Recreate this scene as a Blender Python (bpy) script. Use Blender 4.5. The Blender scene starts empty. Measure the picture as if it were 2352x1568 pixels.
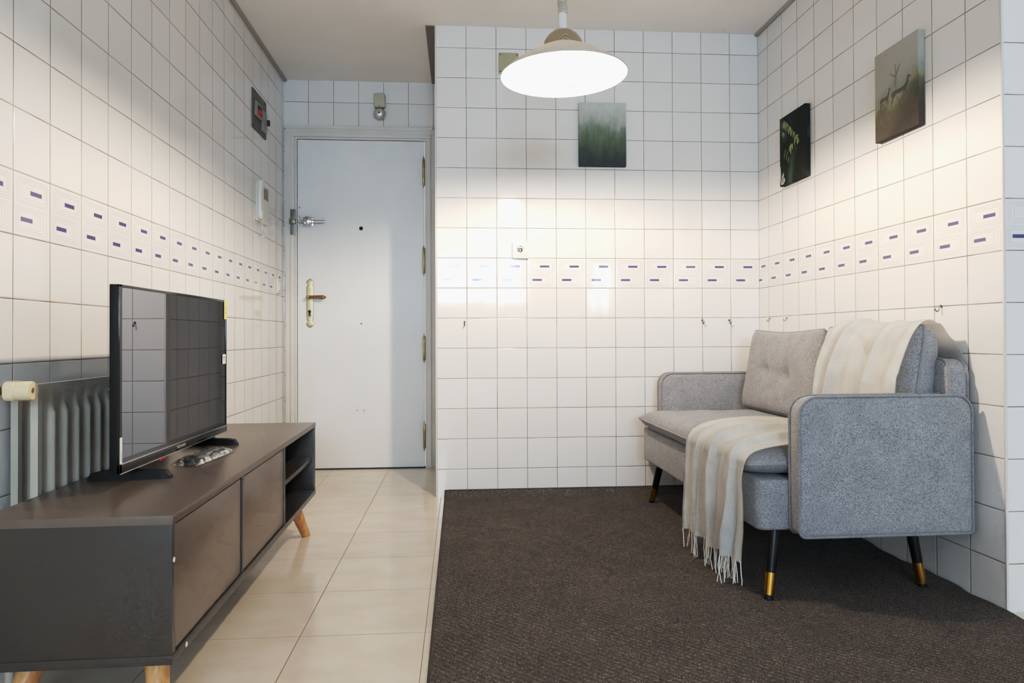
import bpy, bmesh, math, random
from mathutils import Vector, Matrix, noise
random.seed(7)
PI = math.pi
C = bpy.context.scene.collection
V = Vector

# ------------------------------------------------------------------ materials
def srgb(r, g=None, b=None):
    if g is None: g = b = r
    f = lambda c: (c/12.92 if c <= .04045 else ((c+.055)/1.055)**2.4)
    return tuple(f(c/255) for c in (r, g, b)) + (1,)

class NT:
    """small helper that writes shader nodes"""
    def __init__(s, name):
        s.m = bpy.data.materials.new(name); s.m.use_nodes = True
        s.t = s.m.node_tree; s.t.nodes.clear()
        s.out = s.n('ShaderNodeOutputMaterial'); s.b = s.n('ShaderNodeBsdfPrincipled')
        s.l(s.b.outputs[0], s.out.inputs[0])
    def n(s, k, **p):
        x = s.t.nodes.new(k)
        for a, v in p.items(): setattr(x, a, v)
        return x
    def l(s, a, b): s.t.links.new(a, b)
    def put(s, sock, v):
        if isinstance(v, bpy.types.NodeSocket): s.l(v, sock)
        else: sock.default_value = v
    def m1(s, op, *a):
        x = s.n('ShaderNodeMath', operation=op)
        for i, v in enumerate(a): s.put(x.inputs[i], v)
        return x.outputs[0]
    def ramp(s, v, a, b, c=0., d=1., smooth=True):
        x = s.n('ShaderNodeMapRange', interpolation_type='SMOOTHSTEP' if smooth else 'LINEAR')
        for i, q in enumerate((v, a, b, c, d)): s.put(x.inputs[i], q)
        return x.outputs[0]
    def mix(s, f, a, b, mode='MIX'):
        x = s.n('ShaderNodeMix', data_type='RGBA', blend_type=mode)
        s.put(x.inputs[0], f); s.put(x.inputs[6], a); s.put(x.inputs[7], b)
        return x.outputs[2]
    def noise(s, vec, scale, detail=2., rough=.5):
        x = s.n('ShaderNodeTexNoise'); x.inputs['Scale'].default_value = scale
        x.inputs['Detail'].default_value = detail; x.inputs['Roughness'].default_value = rough
        if vec is not None: s.l(vec, x.inputs['Vector'])
        return x.outputs[0]
    def bump(s, h, strength, dist, normal=None):
        x = s.n('ShaderNodeBump'); x.inputs['Strength'].default_value = strength
        x.inputs['Distance'].default_value = dist; s.l(h, x.inputs['Height'])
        if normal is not None: s.l(normal, x.inputs['Normal'])
        return x.outputs[0]
    def set(s, **k):
        names = dict(col='Base Color', rough='Roughness', metal='Metallic', ior='IOR', spec='Specular IOR Level',
                     coat='Coat Weight', sheen='Sheen Weight', trans='Transmission Weight', alpha='Alpha', nrm='Normal',
                     emis='Emission Color', es='Emission Strength', sub='Subsurface Weight', crough='Coat Roughness')
        for a, v in k.items(): s.put(s.b.inputs[names[a]], v)
        return s
    def pos(s):
        g = s.n('ShaderNodeNewGeometry'); return g.outputs['Position']
    def obj(s):
        g = s.n('ShaderNodeTexCoord'); return g.outputs['Object']
    def gen(s):
        g = s.n('ShaderNodeTexCoord'); return g.outputs['Generated']
    def sep(s, v):
        x = s.n('ShaderNodeSeparateXYZ'); s.l(v, x.inputs[0]); return x.outputs
    def comb(s, x, y, z=0.):
        c = s.n('ShaderNodeCombineXYZ')
        for i, v in enumerate((x, y, z)): s.put(c.inputs[i], v)
        return c.outputs[0]
    def scale(s, v, k):
        x = s.n('ShaderNodeVectorMath', operation='MULTIPLY'); s.l(v, x.inputs[0]); x.inputs[1].default_value = k
        return x.outputs[0]

def plain(name, col, rough=.5, metal=0., **k):
    t = NT(name); t.set(col=col, rough=rough, metal=metal, **k)
    return t.m

TILE = .15
BAND_TOP = 1.187
TILE_COL = srgb(236, 234, 231)

def tile_mat(name, axis, u0, z0=BAND_TOP, band=False, flip=False):
    t = NT(name); p = t.sep(t.pos())
    u = t.m1('DIVIDE', t.m1('SUBTRACT', p[0 if axis == 'X' else 1], u0), TILE)
    v = t.m1('DIVIDE', t.m1('SUBTRACT', p[2], z0), TILE)
    fu = t.m1('SUBTRACT', 1., t.m1('FRACT', u)) if flip else t.m1('FRACT', u); fv = t.m1('FRACT', v)
    du = t.m1('MINIMUM', fu, t.m1('SUBTRACT', 1., fu)); dv = t.m1('MINIMUM', fv, t.m1('SUBTRACT', 1., fv))
    d = t.m1('MULTIPLY', t.m1('MINIMUM', du, dv), TILE)
    wn = t.n('ShaderNodeTexWhiteNoise', noise_dimensions='2D')
    t.l(t.comb(t.m1('FLOOR', u), t.m1('FLOOR', v)), wn.inputs['Vector'])
    tone = t.ramp(wn.outputs[0], 0., 1., .955, 1.0, False)
    col = t.mix(1., TILE_COL, t.comb(tone, tone, tone), 'MULTIPLY')
    if band:
        rings = [(.51, .73, .405, .20, .05), (.52, .73, .365, .165, .045), (.545, .735, .315, .125, .03),
                 (.475, .27, .405, .20, .05), (.455, .27, .345, .165, .045), (.43, .27, .29, .125, .03)]
        mask = None
        for cx, cy, hx, hy, r in rings:
            qx = t.m1('SUBTRACT', t.m1('ABSOLUTE', t.m1('SUBTRACT', fu, cx)), hx - r)
            qy = t.m1('SUBTRACT', t.m1('ABSOLUTE', t.m1('SUBTRACT', fv, cy)), hy - r)
            mx, my = t.m1('MAXIMUM', qx, 0.), t.m1('MAXIMUM', qy, 0.)
            L = t.m1('SQRT', t.m1('ADD', t.m1('MULTIPLY', mx, mx), t.m1('MULTIPLY', my, my)))
            sd = t.m1('SUBTRACT', t.m1('ADD', L, t.m1('MINIMUM', t.m1('MAXIMUM', qx, qy), 0.)), r)
            k = t.ramp(t.m1('ABSOLUTE', sd), .003, .007, .42, 0.)
            mask = k if mask is None else t.m1('MAXIMUM', mask, k)
        col = t.mix(mask, col, srgb(150, 158, 162))
        bars = None
        for cx, cy in ((.60, .725), (.345, .275)):
            k = t.m1('MULTIPLY', t.m1('LESS_THAN', t.m1('ABSOLUTE', t.m1('SUBTRACT', fu, cx)), .158),
                     t.m1('LESS_THAN', t.m1('ABSOLUTE', t.m1('SUBTRACT', fv, cy)), .036))
            bars = k if bars is None else t.m1('MAXIMUM', bars, k)
        col = t.mix(bars, col, srgb(88, 80, 124))
    g = t.ramp(d, .0008, .0017)
    gn = t.noise(t.pos(), 9.)
    gcol = t.mix(t.ramp(gn, .35, .65), srgb(108, 98, 88), srgb(150, 142, 132))
    t.set(col=t.mix(g, gcol, col), rough=t.m1('SUBTRACT', .75, t.m1('MULTIPLY', g, .68)), ior=1.52)
    h = t.m1('ADD', t.ramp(d, .0006, .004), t.m1('MULTIPLY', t.noise(t.pos(), 14., 1.), .12))
    nb = t.bump(h, .55, .0016)
    jit = t.n('ShaderNodeVectorMath', operation='MULTIPLY_ADD')
    t.l(wn.outputs[1], jit.inputs[0]); jit.inputs[1].default_value = (.012, .012, .012); jit.inputs[2].default_value = (-.006, -.006, -.006)
    ad = t.n('ShaderNodeVectorMath', operation='ADD'); t.l(nb, ad.inputs[0]); t.l(jit.outputs[0], ad.inputs[1])
    no = t.n('ShaderNodeVectorMath', operation='NORMALIZE'); t.l(ad.outputs[0], no.inputs[0])
    t.set(nrm=no.outputs[0])
    return t.m

def floor_mat():
    t = NT('floor_tiles'); p = t.sep(t.pos()); T = .3311
    u = t.m1('DIVIDE', t.m1('ADD', p[0], .4262), T); v = t.m1('DIVIDE', t.m1('SUBTRACT', p[1], 3.2391), T)
    fu, fv = t.m1('FRACT', u), t.m1('FRACT', v)
    du = t.m1('MULTIPLY', t.m1('MINIMUM', fu, t.m1('SUBTRACT', 1., fu)), T)
    dv = t.m1('MULTIPLY', t.m1('MINIMUM', fv, t.m1('SUBTRACT', 1., fv)), T)
    d = t.m1('MINIMUM', du, t.m1('ADD', dv, .0003))
    wn = t.n('ShaderNodeTexWhiteNoise', noise_dimensions='2D')
    t.l(t.comb(t.m1('FLOOR', u), t.m1('FLOOR', v)), wn.inputs['Vector'])
    tone = t.ramp(wn.outputs[0], 0., 1., .94, 1.02, False)
    n = t.noise(t.scale(t.pos(), (4., 7., 5.)), 1.4, 5., .6)
    base = t.mix(t.ramp(n, .3, .7), srgb(214, 201, 183), srgb(222, 211, 195))
    base = t.mix(1., base, t.comb(tone, tone, tone), 'MULTIPLY')
    g = t.ramp(d, .0007, .0015)
    t.set(col=t.mix(g, srgb(120, 106, 90), base), rough=t.m1('SUBTRACT', .6, t.m1('MULTIPLY', g, .46)), ior=1.5)
    t.set(nrm=t.bump(t.m1('ADD', t.ramp(d, .0004, .002), t.m1('MULTIPLY', t.noise(t.pos(), 7.), .25)), .3, .0012))
    return t.m

def fabric_mat(name, ca, cb, scale=(900, 900, 260), bumpk=.5, sheen=.25):
    t = NT(name); o = t.obj()
    n1 = t.noise(t.scale(o, scale), 1., 2., .6); n2 = t.noise(t.scale(o, (scale[2], scale[2], scale[0])), 1., 2., .6)
    n3 = t.noise(o, 16., 3.)
    f = t.m1('MULTIPLY', t.m1('ADD', n1, n2), .5)
    f = t.ramp(f, .36, .64)
    col = t.mix(f, ca, cb)
    k = t.ramp(n3, .3, .7, .93, 1.05)
    col = t.mix(1., col, t.comb(k, k, k), 'MULTIPLY')
    t.set(col=col, rough=.9, spec=.2, sheen=sheen, nrm=t.bump(f, bumpk, .00035))
    return t.m

def rug_mat():
    t = NT('rug_weave'); o = t.obj()
    v = t.n('ShaderNodeTexVoronoi', feature='F1'); v.inputs['Randomness'].default_value = .75
    t.l(t.scale(o, (290., 400., 1.)), v.inputs['Vector']); v.inputs['Scale'].default_value = 1.
    sp = t.sep(v.outputs['Color'])
    n = t.noise(o, 5., 3.)
    f = t.m1('MULTIPLY', t.ramp(sp[0], .05, 1., 0., 1., False), t.ramp(v.outputs['Distance'], .75, .1))
    w = t.n('ShaderNodeTexWave', wave_type='BANDS', bands_direction='DIAGONAL'); t.l(o, w.inputs['Vector'])
    w.inputs['Scale'].default_value = 26.; w.inputs['Distortion'].default_value = .6
    f2 = t.m1('MULTIPLY', f, t.ramp(w.outputs['Fac'], 0., 1., .45, 1.15))
    col = t.mix(f2, srgb(71, 65, 62), srgb(162, 152, 144))
    k = t.ramp(n, .3, .7, .9, 1.08)
    col = t.mix(1., col, t.comb(k, k, k), 'MULTIPLY')
    h = t.m1('ADD', t.m1('MULTIPLY', w.outputs['Fac'], .7), t.ramp(v.outputs['Distance'], .8, 0.))
    t.set(col=col, rough=.95, spec=.15, nrm=t.bump(h, .6, .0016))
    return t.m

def wood_mat():
    t = NT('beech_wood'); o = t.obj()
    n = t.noise(t.scale(o, (60., 60., 4.)), 1., 4.)
    t.set(col=t.mix(t.ramp(n, .3, .7), srgb(186, 128, 78), srgb(216, 166, 112)), rough=.4)
    return t.m

def speckle(name, a, b, sc, rough, **k):
    t = NT(name); t.set(col=t.mix(t.ramp(t.noise(t.obj(), sc, 4.), .3, .7), a, b), rough=rough, **k)
    return t.m

M = {}
M['ceiling'] = speckle('ceiling_paint', srgb(243, 239, 234), srgb(247, 243, 239), 3., .9)
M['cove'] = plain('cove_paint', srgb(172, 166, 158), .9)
M['ceiling_shadow'] = plain('ceiling_shadow_grey', srgb(140, 134, 126), .9)  # shade of the hall ceiling gap, put into the colour
M['floor'] = floor_mat()
M['melamine'] = speckle('charcoal_melamine', srgb(50, 45, 42), srgb(54, 49, 46), 300., .28, ior=1.7)  # stand board, darkened for the shaded end panel
M['melamine_front_lit'] = speckle('charcoal_melamine_front_lit', srgb(98, 85, 75), srgb(103, 90, 80), 300., .28, ior=1.8)  # same board, lighter copy: light on the doors put into the colour
M['melamine_top_lit'] = speckle('charcoal_melamine_top_lit', srgb(92, 81, 72), srgb(97, 86, 77), 300., .3, ior=1.8)  # same board, lighter copy: lamplight on the top put into the colour
M['melamine_edge'] = plain('edge_banding', srgb(104, 99, 95), .45)
M['dark_gap'] = plain('shadow_gap', srgb(22, 22, 24), .8)
M['wood'] = wood_mat()
M['black_gloss'] = plain('black_gloss', srgb(9, 9, 10), .12)
M['black'] = plain('black_plastic', srgb(14, 14, 14), .5, spec=.3)
M['screen'] = plain('tv_screen', srgb(7, 7, 9), .015, ior=3.6)
[n_ for n_ in M['screen'].node_tree.nodes if n_.type == 'BSDF_PRINCIPLED'][0].inputs['Specular Tint'].default_value = (.84, .89, 1., 1.)
M['white_plastic'] = plain('white_plastic', srgb(226, 224, 218), .35)
M['cream_plastic'] = plain('aged_cream_plastic', srgb(222, 205, 170), .4)
M['beige_plate'] = plain('beige_plate', srgb(176, 170, 140), .5)
M['paper'] = plain('white_sticker', srgb(232, 232, 230), .5)
M['yellow'] = plain('yellow_sticker', srgb(226, 212, 120), .5)
M['ink'] = plain('printed_ink', srgb(50, 50, 55), .6)
M['ink_grey'] = plain('printed_grey', srgb(150, 148, 146), .6)
M['red'] = plain('red_plastic', srgb(200, 38, 30), .35)
M['chrome'] = plain('chrome', srgb(205, 208, 208), .14, 1.)
M['steel'] = plain('worn_steel', srgb(128, 124, 118), .38, 1.)
M['gong'] = plain('nickel_gong', srgb(206, 204, 198), .42, .8)
M['brass'] = plain('polished_brass', srgb(190, 142, 66), .26, 1.)
M['old_brass'] = plain('old_brass', srgb(176, 158, 118), .33, 1.)
M['bronze'] = plain('bronze_lever', srgb(158, 118, 78), .3, 1.)
M['plate'] = plain('pale_brass_plate', srgb(200, 190, 156), .38, .55)
M['dark_metal'] = plain('black_metal_leg', srgb(20, 20, 22), .3, .4)
M['door'] = speckle('door_paint', srgb(232, 234, 234), srgb(238, 240, 240), 2., .38)
M['frame'] = speckle('frame_paint', srgb(214, 210, 203), srgb(222, 218, 212), 5., .42)
M['rad'] = speckle('radiator_enamel', srgb(186, 180, 166), srgb(198, 192, 180), 6., .35)
M['sofa'] = fabric_mat('grey_linen_weave', srgb(100, 102, 107), srgb(184, 183, 185), (900, 900, 230), .7)
M['pipe'] = fabric_mat('grey_piping', srgb(112, 112, 117), srgb(160, 158, 158))
M['throw'] = fabric_mat('oatmeal_weave', srgb(240, 236, 228), srgb(255, 253, 250), (620, 620, 260), .25, .7)
M['fringe'] = plain('fringe_yarn', srgb(230, 224, 214), .85)
M['rug'] = rug_mat()
M['rug_edge'] = plain('rug_binding', srgb(70, 63, 58), .95)
M['grey_metal'] = plain('grey_panel', srgb(98, 96, 90), .5)
M['grey_light'] = plain('grey_breaker', srgb(150, 148, 140), .5)
M['cord'] = plain('cord_grey', srgb(196, 190, 178), .5)
M['clay'] = plain('bell_housing', srgb(188, 184, 164), .5)
M['glassbulb'] = NT('bulb_glow').set(col=srgb(255), emis=(1., .80, .60, 1.), es=60., rough=.4).m
def shade_mat():
    t = NT('shade_enamel'); t.set(col=srgb(190, 187, 181), rough=.35)
    tl = t.n('ShaderNodeBsdfTranslucent'); tl.inputs[0].default_value = srgb(225, 215, 200)
    mx = t.n('ShaderNodeMixShader'); mx.inputs[0].default_value = .06; t.l(t.b.outputs[0], mx.inputs[1]); t.l(tl.outputs[0], mx.inputs[2]); t.l(mx.outputs[0], t.out.inputs[0])
    return t.m
M['shade_in'] = shade_mat()
def mesh_cap_mat():
    t = NT('perforated_metal'); o = t.obj()
    v = t.n('ShaderNodeTexVoronoi'); v.inputs['Scale'].default_value = 330.; v.inputs['Randomness'].default_value = 0.; t.l(o, v.inputs['Vector'])
    k = t.ramp(v.outputs['Distance'], .3, .42)
    t.set(col=t.mix(k, srgb(70, 60, 48), srgb(190, 178, 156)), rough=.35, metal=.7)
    return t.m
M['perf'] = mesh_cap_mat()
def film_mat():
    t = NT('clear_film'); tr = t.n('ShaderNodeBsdfTransparent'); gl = t.n('ShaderNodeBsdfGlossy')
    gl.inputs['Roughness'].default_value = .12
    lw = t.n('ShaderNodeLayerWeight'); lw.inputs[0].default_value = .35
    f = t.ramp(t.noise(t.scale(t.obj(), (90., 30., 90.)), 1., 2.), .42, .62, .08, .5)
    mx = t.n('ShaderNodeMixShader'); t.l(t.m1('MINIMUM', t.m1('ADD', t.m1('MULTIPLY', lw.outputs['Facing'], .35), f), .8), mx.inputs[0])
    t.l(tr.outputs[0], mx.inputs[1]); t.l(gl.outputs[0], mx.inputs[2]); t.l(mx.outputs[0], t.out.inputs[0])
    return t.m
M['film'] = film_mat()

# ------------------------------------------------------------------ geometry helpers
ROOTM = {}
def tag(o, label=None, cat=None, group=None, kind=None):
    for k, v in (('label', label), ('category', cat), ('group', group), ('kind', kind)):
        if v: o[k] = v
    return o
def thing(name, label, cat, loc=(0, 0, 0), rz=0., group=None, kind=None):
    o = bpy.data.objects.new(name, None); o.empty_display_size = .1; C.objects.link(o)
    o.location = loc; o.rotation_euler = (0, 0, rz)
    ROOTM[o.name] = Matrix.Translation(loc) @ Matrix.Rotation(rz, 4, 'Z')
    return tag(o, label, cat, group, kind)
def obj(name, bm, mat, parent=None, world=True, sharp=35, label=None, kind=None):
    """link a bmesh as one object. world=True: vertices are given in world metres"""
    me = bpy.data.meshes.new(name)
    mats = mat if isinstance(mat, (list, tuple)) else [mat]
    for m in mats: me.materials.append(M[m] if isinstance(m, str) else m)
    PM = ROOTM.get(parent.name, Matrix()) if parent else Matrix()
    if world and parent: bm.transform(PM.inverted())
    bmesh.ops.recalc_face_normals(bm, faces=bm.faces)
    for f in bm.faces: f.smooth = True
    bm.to_mesh(me); bm.free()
    try: me.set_sharp_from_angle(angle=math.radians(sharp))
    except Exception: pass
    o = bpy.data.objects.new(name, me); C.objects.link(o)
    if parent: o.parent = parent
    ROOTM[o.name] = PM
    return tag(o, label, None, None, kind)
def solo(name, bm, mat, loc, label, cat, group=None, kind=None, **k):
    """a thing that is one mesh, its origin at loc"""
    bm.transform(Matrix.Translation(-V(loc)))
    o = obj(name, bm, mat, **k); o.location = loc
    return tag(o, label, cat, group, kind)
def B(): return bmesh.new()
def box(bm, a, b, bev=0., mi=0, seg=2):
    t = bmesh.new()
    vs = [t.verts.new((x, y, z)) for x in (a[0], b[0]) for y in (a[1], b[1]) for z in (a[2], b[2])]
    for q in ((0, 1, 3, 2), (4, 6, 7, 5), (0, 4, 5, 1), (2, 3, 7, 6), (0, 2, 6, 4), (1, 5, 7, 3)): t.faces.new([vs[i] for i in q])
    bmesh.ops.recalc_face_normals(t, faces=t.faces)
    if bev > 0: bmesh.ops.bevel(t, geom=list(t.edges), offset=bev, segments=seg, affect='EDGES', profile=.7)
    merge(bm, t, mi); return bm
def merge(bm, t, mi=0, mat=None):
    if mat is not None: t.transform(mat)
    mp = {}
    for v in t.verts: mp[v] = bm.verts.new(v.co)
    for f in t.faces:
        try:
            g = bm.faces.new([mp[v] for v in f.verts]); g.material_index = mi
        except ValueError: pass
    t.free(); return bm
def frame_of(d):
    d = d.normalized(); up = V((0, 0, 1)) if abs(d.z) < .95 else V((1, 0, 0))
    x = up.cross(d).normalized(); return x, d.cross(x).normalized()
def tube(bm, pts, r, seg=10, mi=0, closed=False, cap=True):
    pts = [V(p) for p in pts]; n = len(pts); rings = []
    px = None
    for i, p in enumerate(pts):
        a = pts[(i-1) % n] if (closed or i > 0) else p; b = pts[(i+1) % n] if (closed or i < n-1) else p
        d = (b-a)
        if d.length < 1e-9: d = V((0, 0, 1))
        d.normalize()
        if px is None: x, y = frame_of(d)
        else:
            x = px - d*px.dot(d)
            if x.length < 1e-6: x, y = frame_of(d)
            x.normalize(); y = d.cross(x)
        px = x
        rr = r[i] if isinstance(r, (list, tuple)) else r
        rings.append([bm.verts.new(p + (x*math.cos(2*PI*k/seg) + y*math.sin(2*PI*k/seg))*rr) for k in range(seg)])
    m = n if closed else n-1
    for i in range(m):
        A, Bq = rings[i], rings[(i+1) % n]
        for k in range(seg):
            f = bm.faces.new((A[k], A[(k+1) % seg], Bq[(k+1) % seg], Bq[k])); f.material_index = mi
    if cap and not closed:
        for R in (rings[0], rings[-1]):
            f = bm.faces.new(R); f.material_index = mi
    return bm
def lathe(bm, prof, org, axis=(0, 0, 1), seg=32, mi=0, cap=True):
    d = V(axis).normalized(); x, y = frame_of(d); org = V(org); rings = []
    for r, h in prof:
        if r < 1e-6: rings.append([bm.verts.new(org + d*h)])
        else: rings.append([bm.verts.new(org + d*h + (x*math.cos(2*PI*k/seg) + y*math.sin(2*PI*k/seg))*r) for k in range(seg)])
    for A, Bq in zip(rings, rings[1:]):
        for k in range(seg):
            k2 = (k+1) % seg
            if len(A) == 1 and len(Bq) == 1: continue
            if len(A) == 1: q = (A[0], Bq[k2], Bq[k])
            elif len(Bq) == 1: q = (A[k], A[k2], Bq[0])
            else: q = (A[k], A[k2], Bq[k2], Bq[k])
            f = bm.faces.new(q); f.material_index = mi
    if cap:
        for R in (rings[0], rings[-1]):
            if len(R) > 2:
                f = bm.faces.new(R); f.material_index = mi
    return bm
def rrect(w, h, r, n=6):
    """rounded rectangle outline centred at 0; r one radius or four (br, tr, tl, bl)"""
    rs = r if isinstance(r, (list, tuple)) else [r]*4
    pts = []
    for (cx, cy, a0), q in zip(((1, -1, -PI/2), (1, 1, 0), (-1, 1, PI/2), (-1, -1, PI)), rs):
        for k in range(n+1):
            a = a0 + PI/2*k/n
            pts.append((cx*(w/2-q) + q*math.cos(a), cy*(h/2-q) + q*math.sin(a)))
    return pts
def prism(bm, out, depth, mat, bev=0., bulge=0., mi=0):
    """outline (x, y) extruded 0..depth along z, with rounded rims and bulging faces; mat places it"""
    t = bmesh.new(); n = len(out)
    cx = sum(p[0] for p in out)/n; cy = sum(p[1] for p in out)/n
    def off(e):
        r = []
        for i in range(n):
            a, b, c = V(out[i-1]), V(out[i]), V(out[(i+1) % n])
            d = (c-a); d = d.normalized() if d.length > 1e-9 else V((1, 0))
            r.append(b + V((-d.y, d.x))*e)
        return r
    prof = []
    if bev > 0:
        for k in range(4): a = PI/2*k/3; prof.append((bev*(1-math.sin(a)), bev*(1-math.cos(a))))
    else: prof = [(0, 0)]
    rows = [(e, z) for e, z in prof] + [(e, depth-z) for e, z in reversed(prof)]
    rings = [[t.verts.new((p.x, p.y, z)) for p in off(e)] for e, z in rows]
    for A, Bq in zip(rings, rings[1:]):
        for k in range(n): t.faces.new((A[k], A[(k+1) % n], Bq[(k+1) % n], Bq[k]))
    for R, sgn, zz in ((rings[0], -1, 0.), (rings[-1], 1, depth)):
        if bulge:
            prev = R
            for s in (.93, .8, .6, .3):
                cur = [t.verts.new((cx+(v.co.x-cx)*s, cy+(v.co.y-cy)*s, zz+sgn*bulge*(1-s**4)**.5)) for v in R]
                for k in range(n): t.faces.new((prev[k], prev[(k+1) % n], cur[(k+1) % n], cur[k]))
                prev = cur
            t.faces.new(prev)
        else: t.faces.new(R)
    bmesh.ops.recalc_face_normals(t, faces=t.faces)
    merge(bm, t, mi, mat); return bm
def axes(o, x, y, z):
    m = Matrix.Identity(4)
    for i, v in enumerate((x, y, z, o)):
        for j in range(3): m[j][i] = v[j]
    return m
def quad(bm, pts, mi=0):
    f = bm.faces.new([bm.verts.new(p) for p in pts]); f.material_index = mi; return f
def copy_tree(o, parent=None):
    c = o.copy(); C.objects.link(c)
    if parent: c.parent = parent
    for ch in list(o.children): copy_tree(ch, c)
    return c
def text_bm(s, size):
    cu = bpy.data.curves.new('lettering', 'FONT'); cu.body = s; cu.size = size; cu.align_x = 'CENTER'; cu.align_y = 'CENTER'
    cu.resolution_u = 3
    to = bpy.data.objects.new('lettering', cu); C.objects.link(to)
    bpy.context.view_layer.update()
    me = bpy.data.meshes.new_from_object(to.evaluated_get(bpy.context.evaluated_depsgraph_get()))
    bm = bmesh.new(); bm.from_mesh(me)
    bpy.data.objects.remove(to); bpy.data.curves.remove(cu); bpy.data.meshes.remove(me)
    return bm

# ------------------------------------------------------------------ the room
ZC = 2.345
YB, YD, YR = 3.512, 4.317, 1.912          # back wall, door wall, return wall
X0 = -.113                               # left corner of the back wall
LW = .00619; RWY = .01455
XL = lambda y: -1.0322 - math.tan(LW)*(y-1.5)
XR = lambda y: 1.537 + math.tan(RWY)*(YB-y)
XE, YW = 2.9, -4.2                        # far right wall and window wall behind the camera

def wall(name, a, b, mats, nrm, holes=()):
    """tiled wall from plan point a to b: the decorated course is a face strip of its own"""
    bm = B(); n = V((nrm[0], nrm[1], 0)); back = -.06
    for z0, z1, mi in ((0, BAND_TOP-TILE, 0), (BAND_TOP-TILE, BAND_TOP, 1), (BAND_TOP, ZC+.02, 0)):
        quad(bm, [(a[0], a[1], z0), (b[0], b[1], z0), (b[0], b[1], z1), (a[0], a[1], z1)], mi)
    u_ = V((b[0]-a[0], b[1]-a[1], 0)).normalized()*.004
    A, Bq = V((*a, 0)) + n*back + u_, V((*b, 0)) + n*back - u_
    quad(bm, [A, Bq, Bq + V((0, 0, ZC+.02)), A + V((0, 0, ZC+.02))], 0)
    o = obj(name, bm, mats); o['kind'] = 'structure'; return o

tm = lambda n, ax, u, fl=False: [tile_mat(n, ax, u), tile_mat(n + '_decorated', ax, u, band=True, flip=fl)]
fl = B(); box(fl, (-1.2, YW-.1, -.06), (XE+.1, YD+.1, 0)); tag(obj('floor', fl, 'floor'), kind='structure')
ce = B(); box(ce, (-1.2, YW-.1, ZC), (XE+.1, YD+.1, ZC+.06)); tag(obj('ceiling', ce, 'ceiling'), kind='structure')
wall('wall_left', (XL(YW), YW), (XL(YD+.05), YD+.05), tm('tiles_left', 'Y', 1.7147), (1, 0))
wall('wall_back', (X0, YB), (XR(YB), YB), tm('tiles_back', 'X', X0), (0, -1))
wall('wall_right', (XR(YB), YB), (XR(YR), YR), tm('tiles_right', 'Y', YB-.1082, True), (-1, 0))
wall('wall_return', (XR(YR), YR), (XE, YR), tm('tiles_return', 'X', XR(YR)), (0, -1))
wall('wall_hall', (X0, YB), (X0, YD), tm('tiles_hall', 'Y', YB), (-1, 0))
wall('wall_far_right', (XE, YR), (XE, YW), tm('tiles_far', 'Y', YR), (-1, 0))
# door wall, with an opening for the door
DX0, DX1, DZ = -.972, -.209, 1.988
bm = B()
for a, b, z0, z1, y in ((XL(YD)-.01, X0, DZ+.03, ZC+.02, YD), (XL(YD)-.01, DX0-.03, 0, DZ+.03, YD), (DX1+.03, X0, 0, DZ+.03, YD)):
    box(bm, (a, y, z0), (b, y+.06, z1))
tag(obj('wall_door', bm, tile_mat('tiles_door', 'X', XL(YD)+.1435, BAND_TOP+.1275)), kind='structure')
# ceiling strip along the hall, its shadow gap put in as dark grey, and thin trims at the tile corners
bm = B(); box(bm, (X0-.052, YB, ZC-.004), (X0-.001, YD, ZC)); tag(obj('trim_1', bm, 'ceiling_shadow'), kind='structure')
bm = B(); box(bm, (X0-.006, YB-.0015, 0), (X0+.0005, YB+.05, ZC), .001); tag(obj('trim_2', bm, 'frame'), kind='structure')
bm = B(); box(bm, (XR(YR)-.001, YR-.0015, 0), (XR(YR)+.006, YR+.004, ZC), .0008); tag(obj('trim_3', bm, 'frame'), kind='structure')
# coves where the ceiling meets the side walls
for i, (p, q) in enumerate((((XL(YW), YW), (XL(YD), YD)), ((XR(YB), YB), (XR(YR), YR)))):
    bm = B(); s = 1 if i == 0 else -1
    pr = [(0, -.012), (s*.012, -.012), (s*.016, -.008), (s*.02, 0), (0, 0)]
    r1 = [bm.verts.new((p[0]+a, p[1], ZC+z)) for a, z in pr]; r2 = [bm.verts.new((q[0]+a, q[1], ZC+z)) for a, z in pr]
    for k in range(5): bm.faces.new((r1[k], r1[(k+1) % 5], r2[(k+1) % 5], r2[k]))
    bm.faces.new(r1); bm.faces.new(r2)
    tag(obj('trim_%d' % (4+i), bm, 'cove'), kind='structure')
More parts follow.
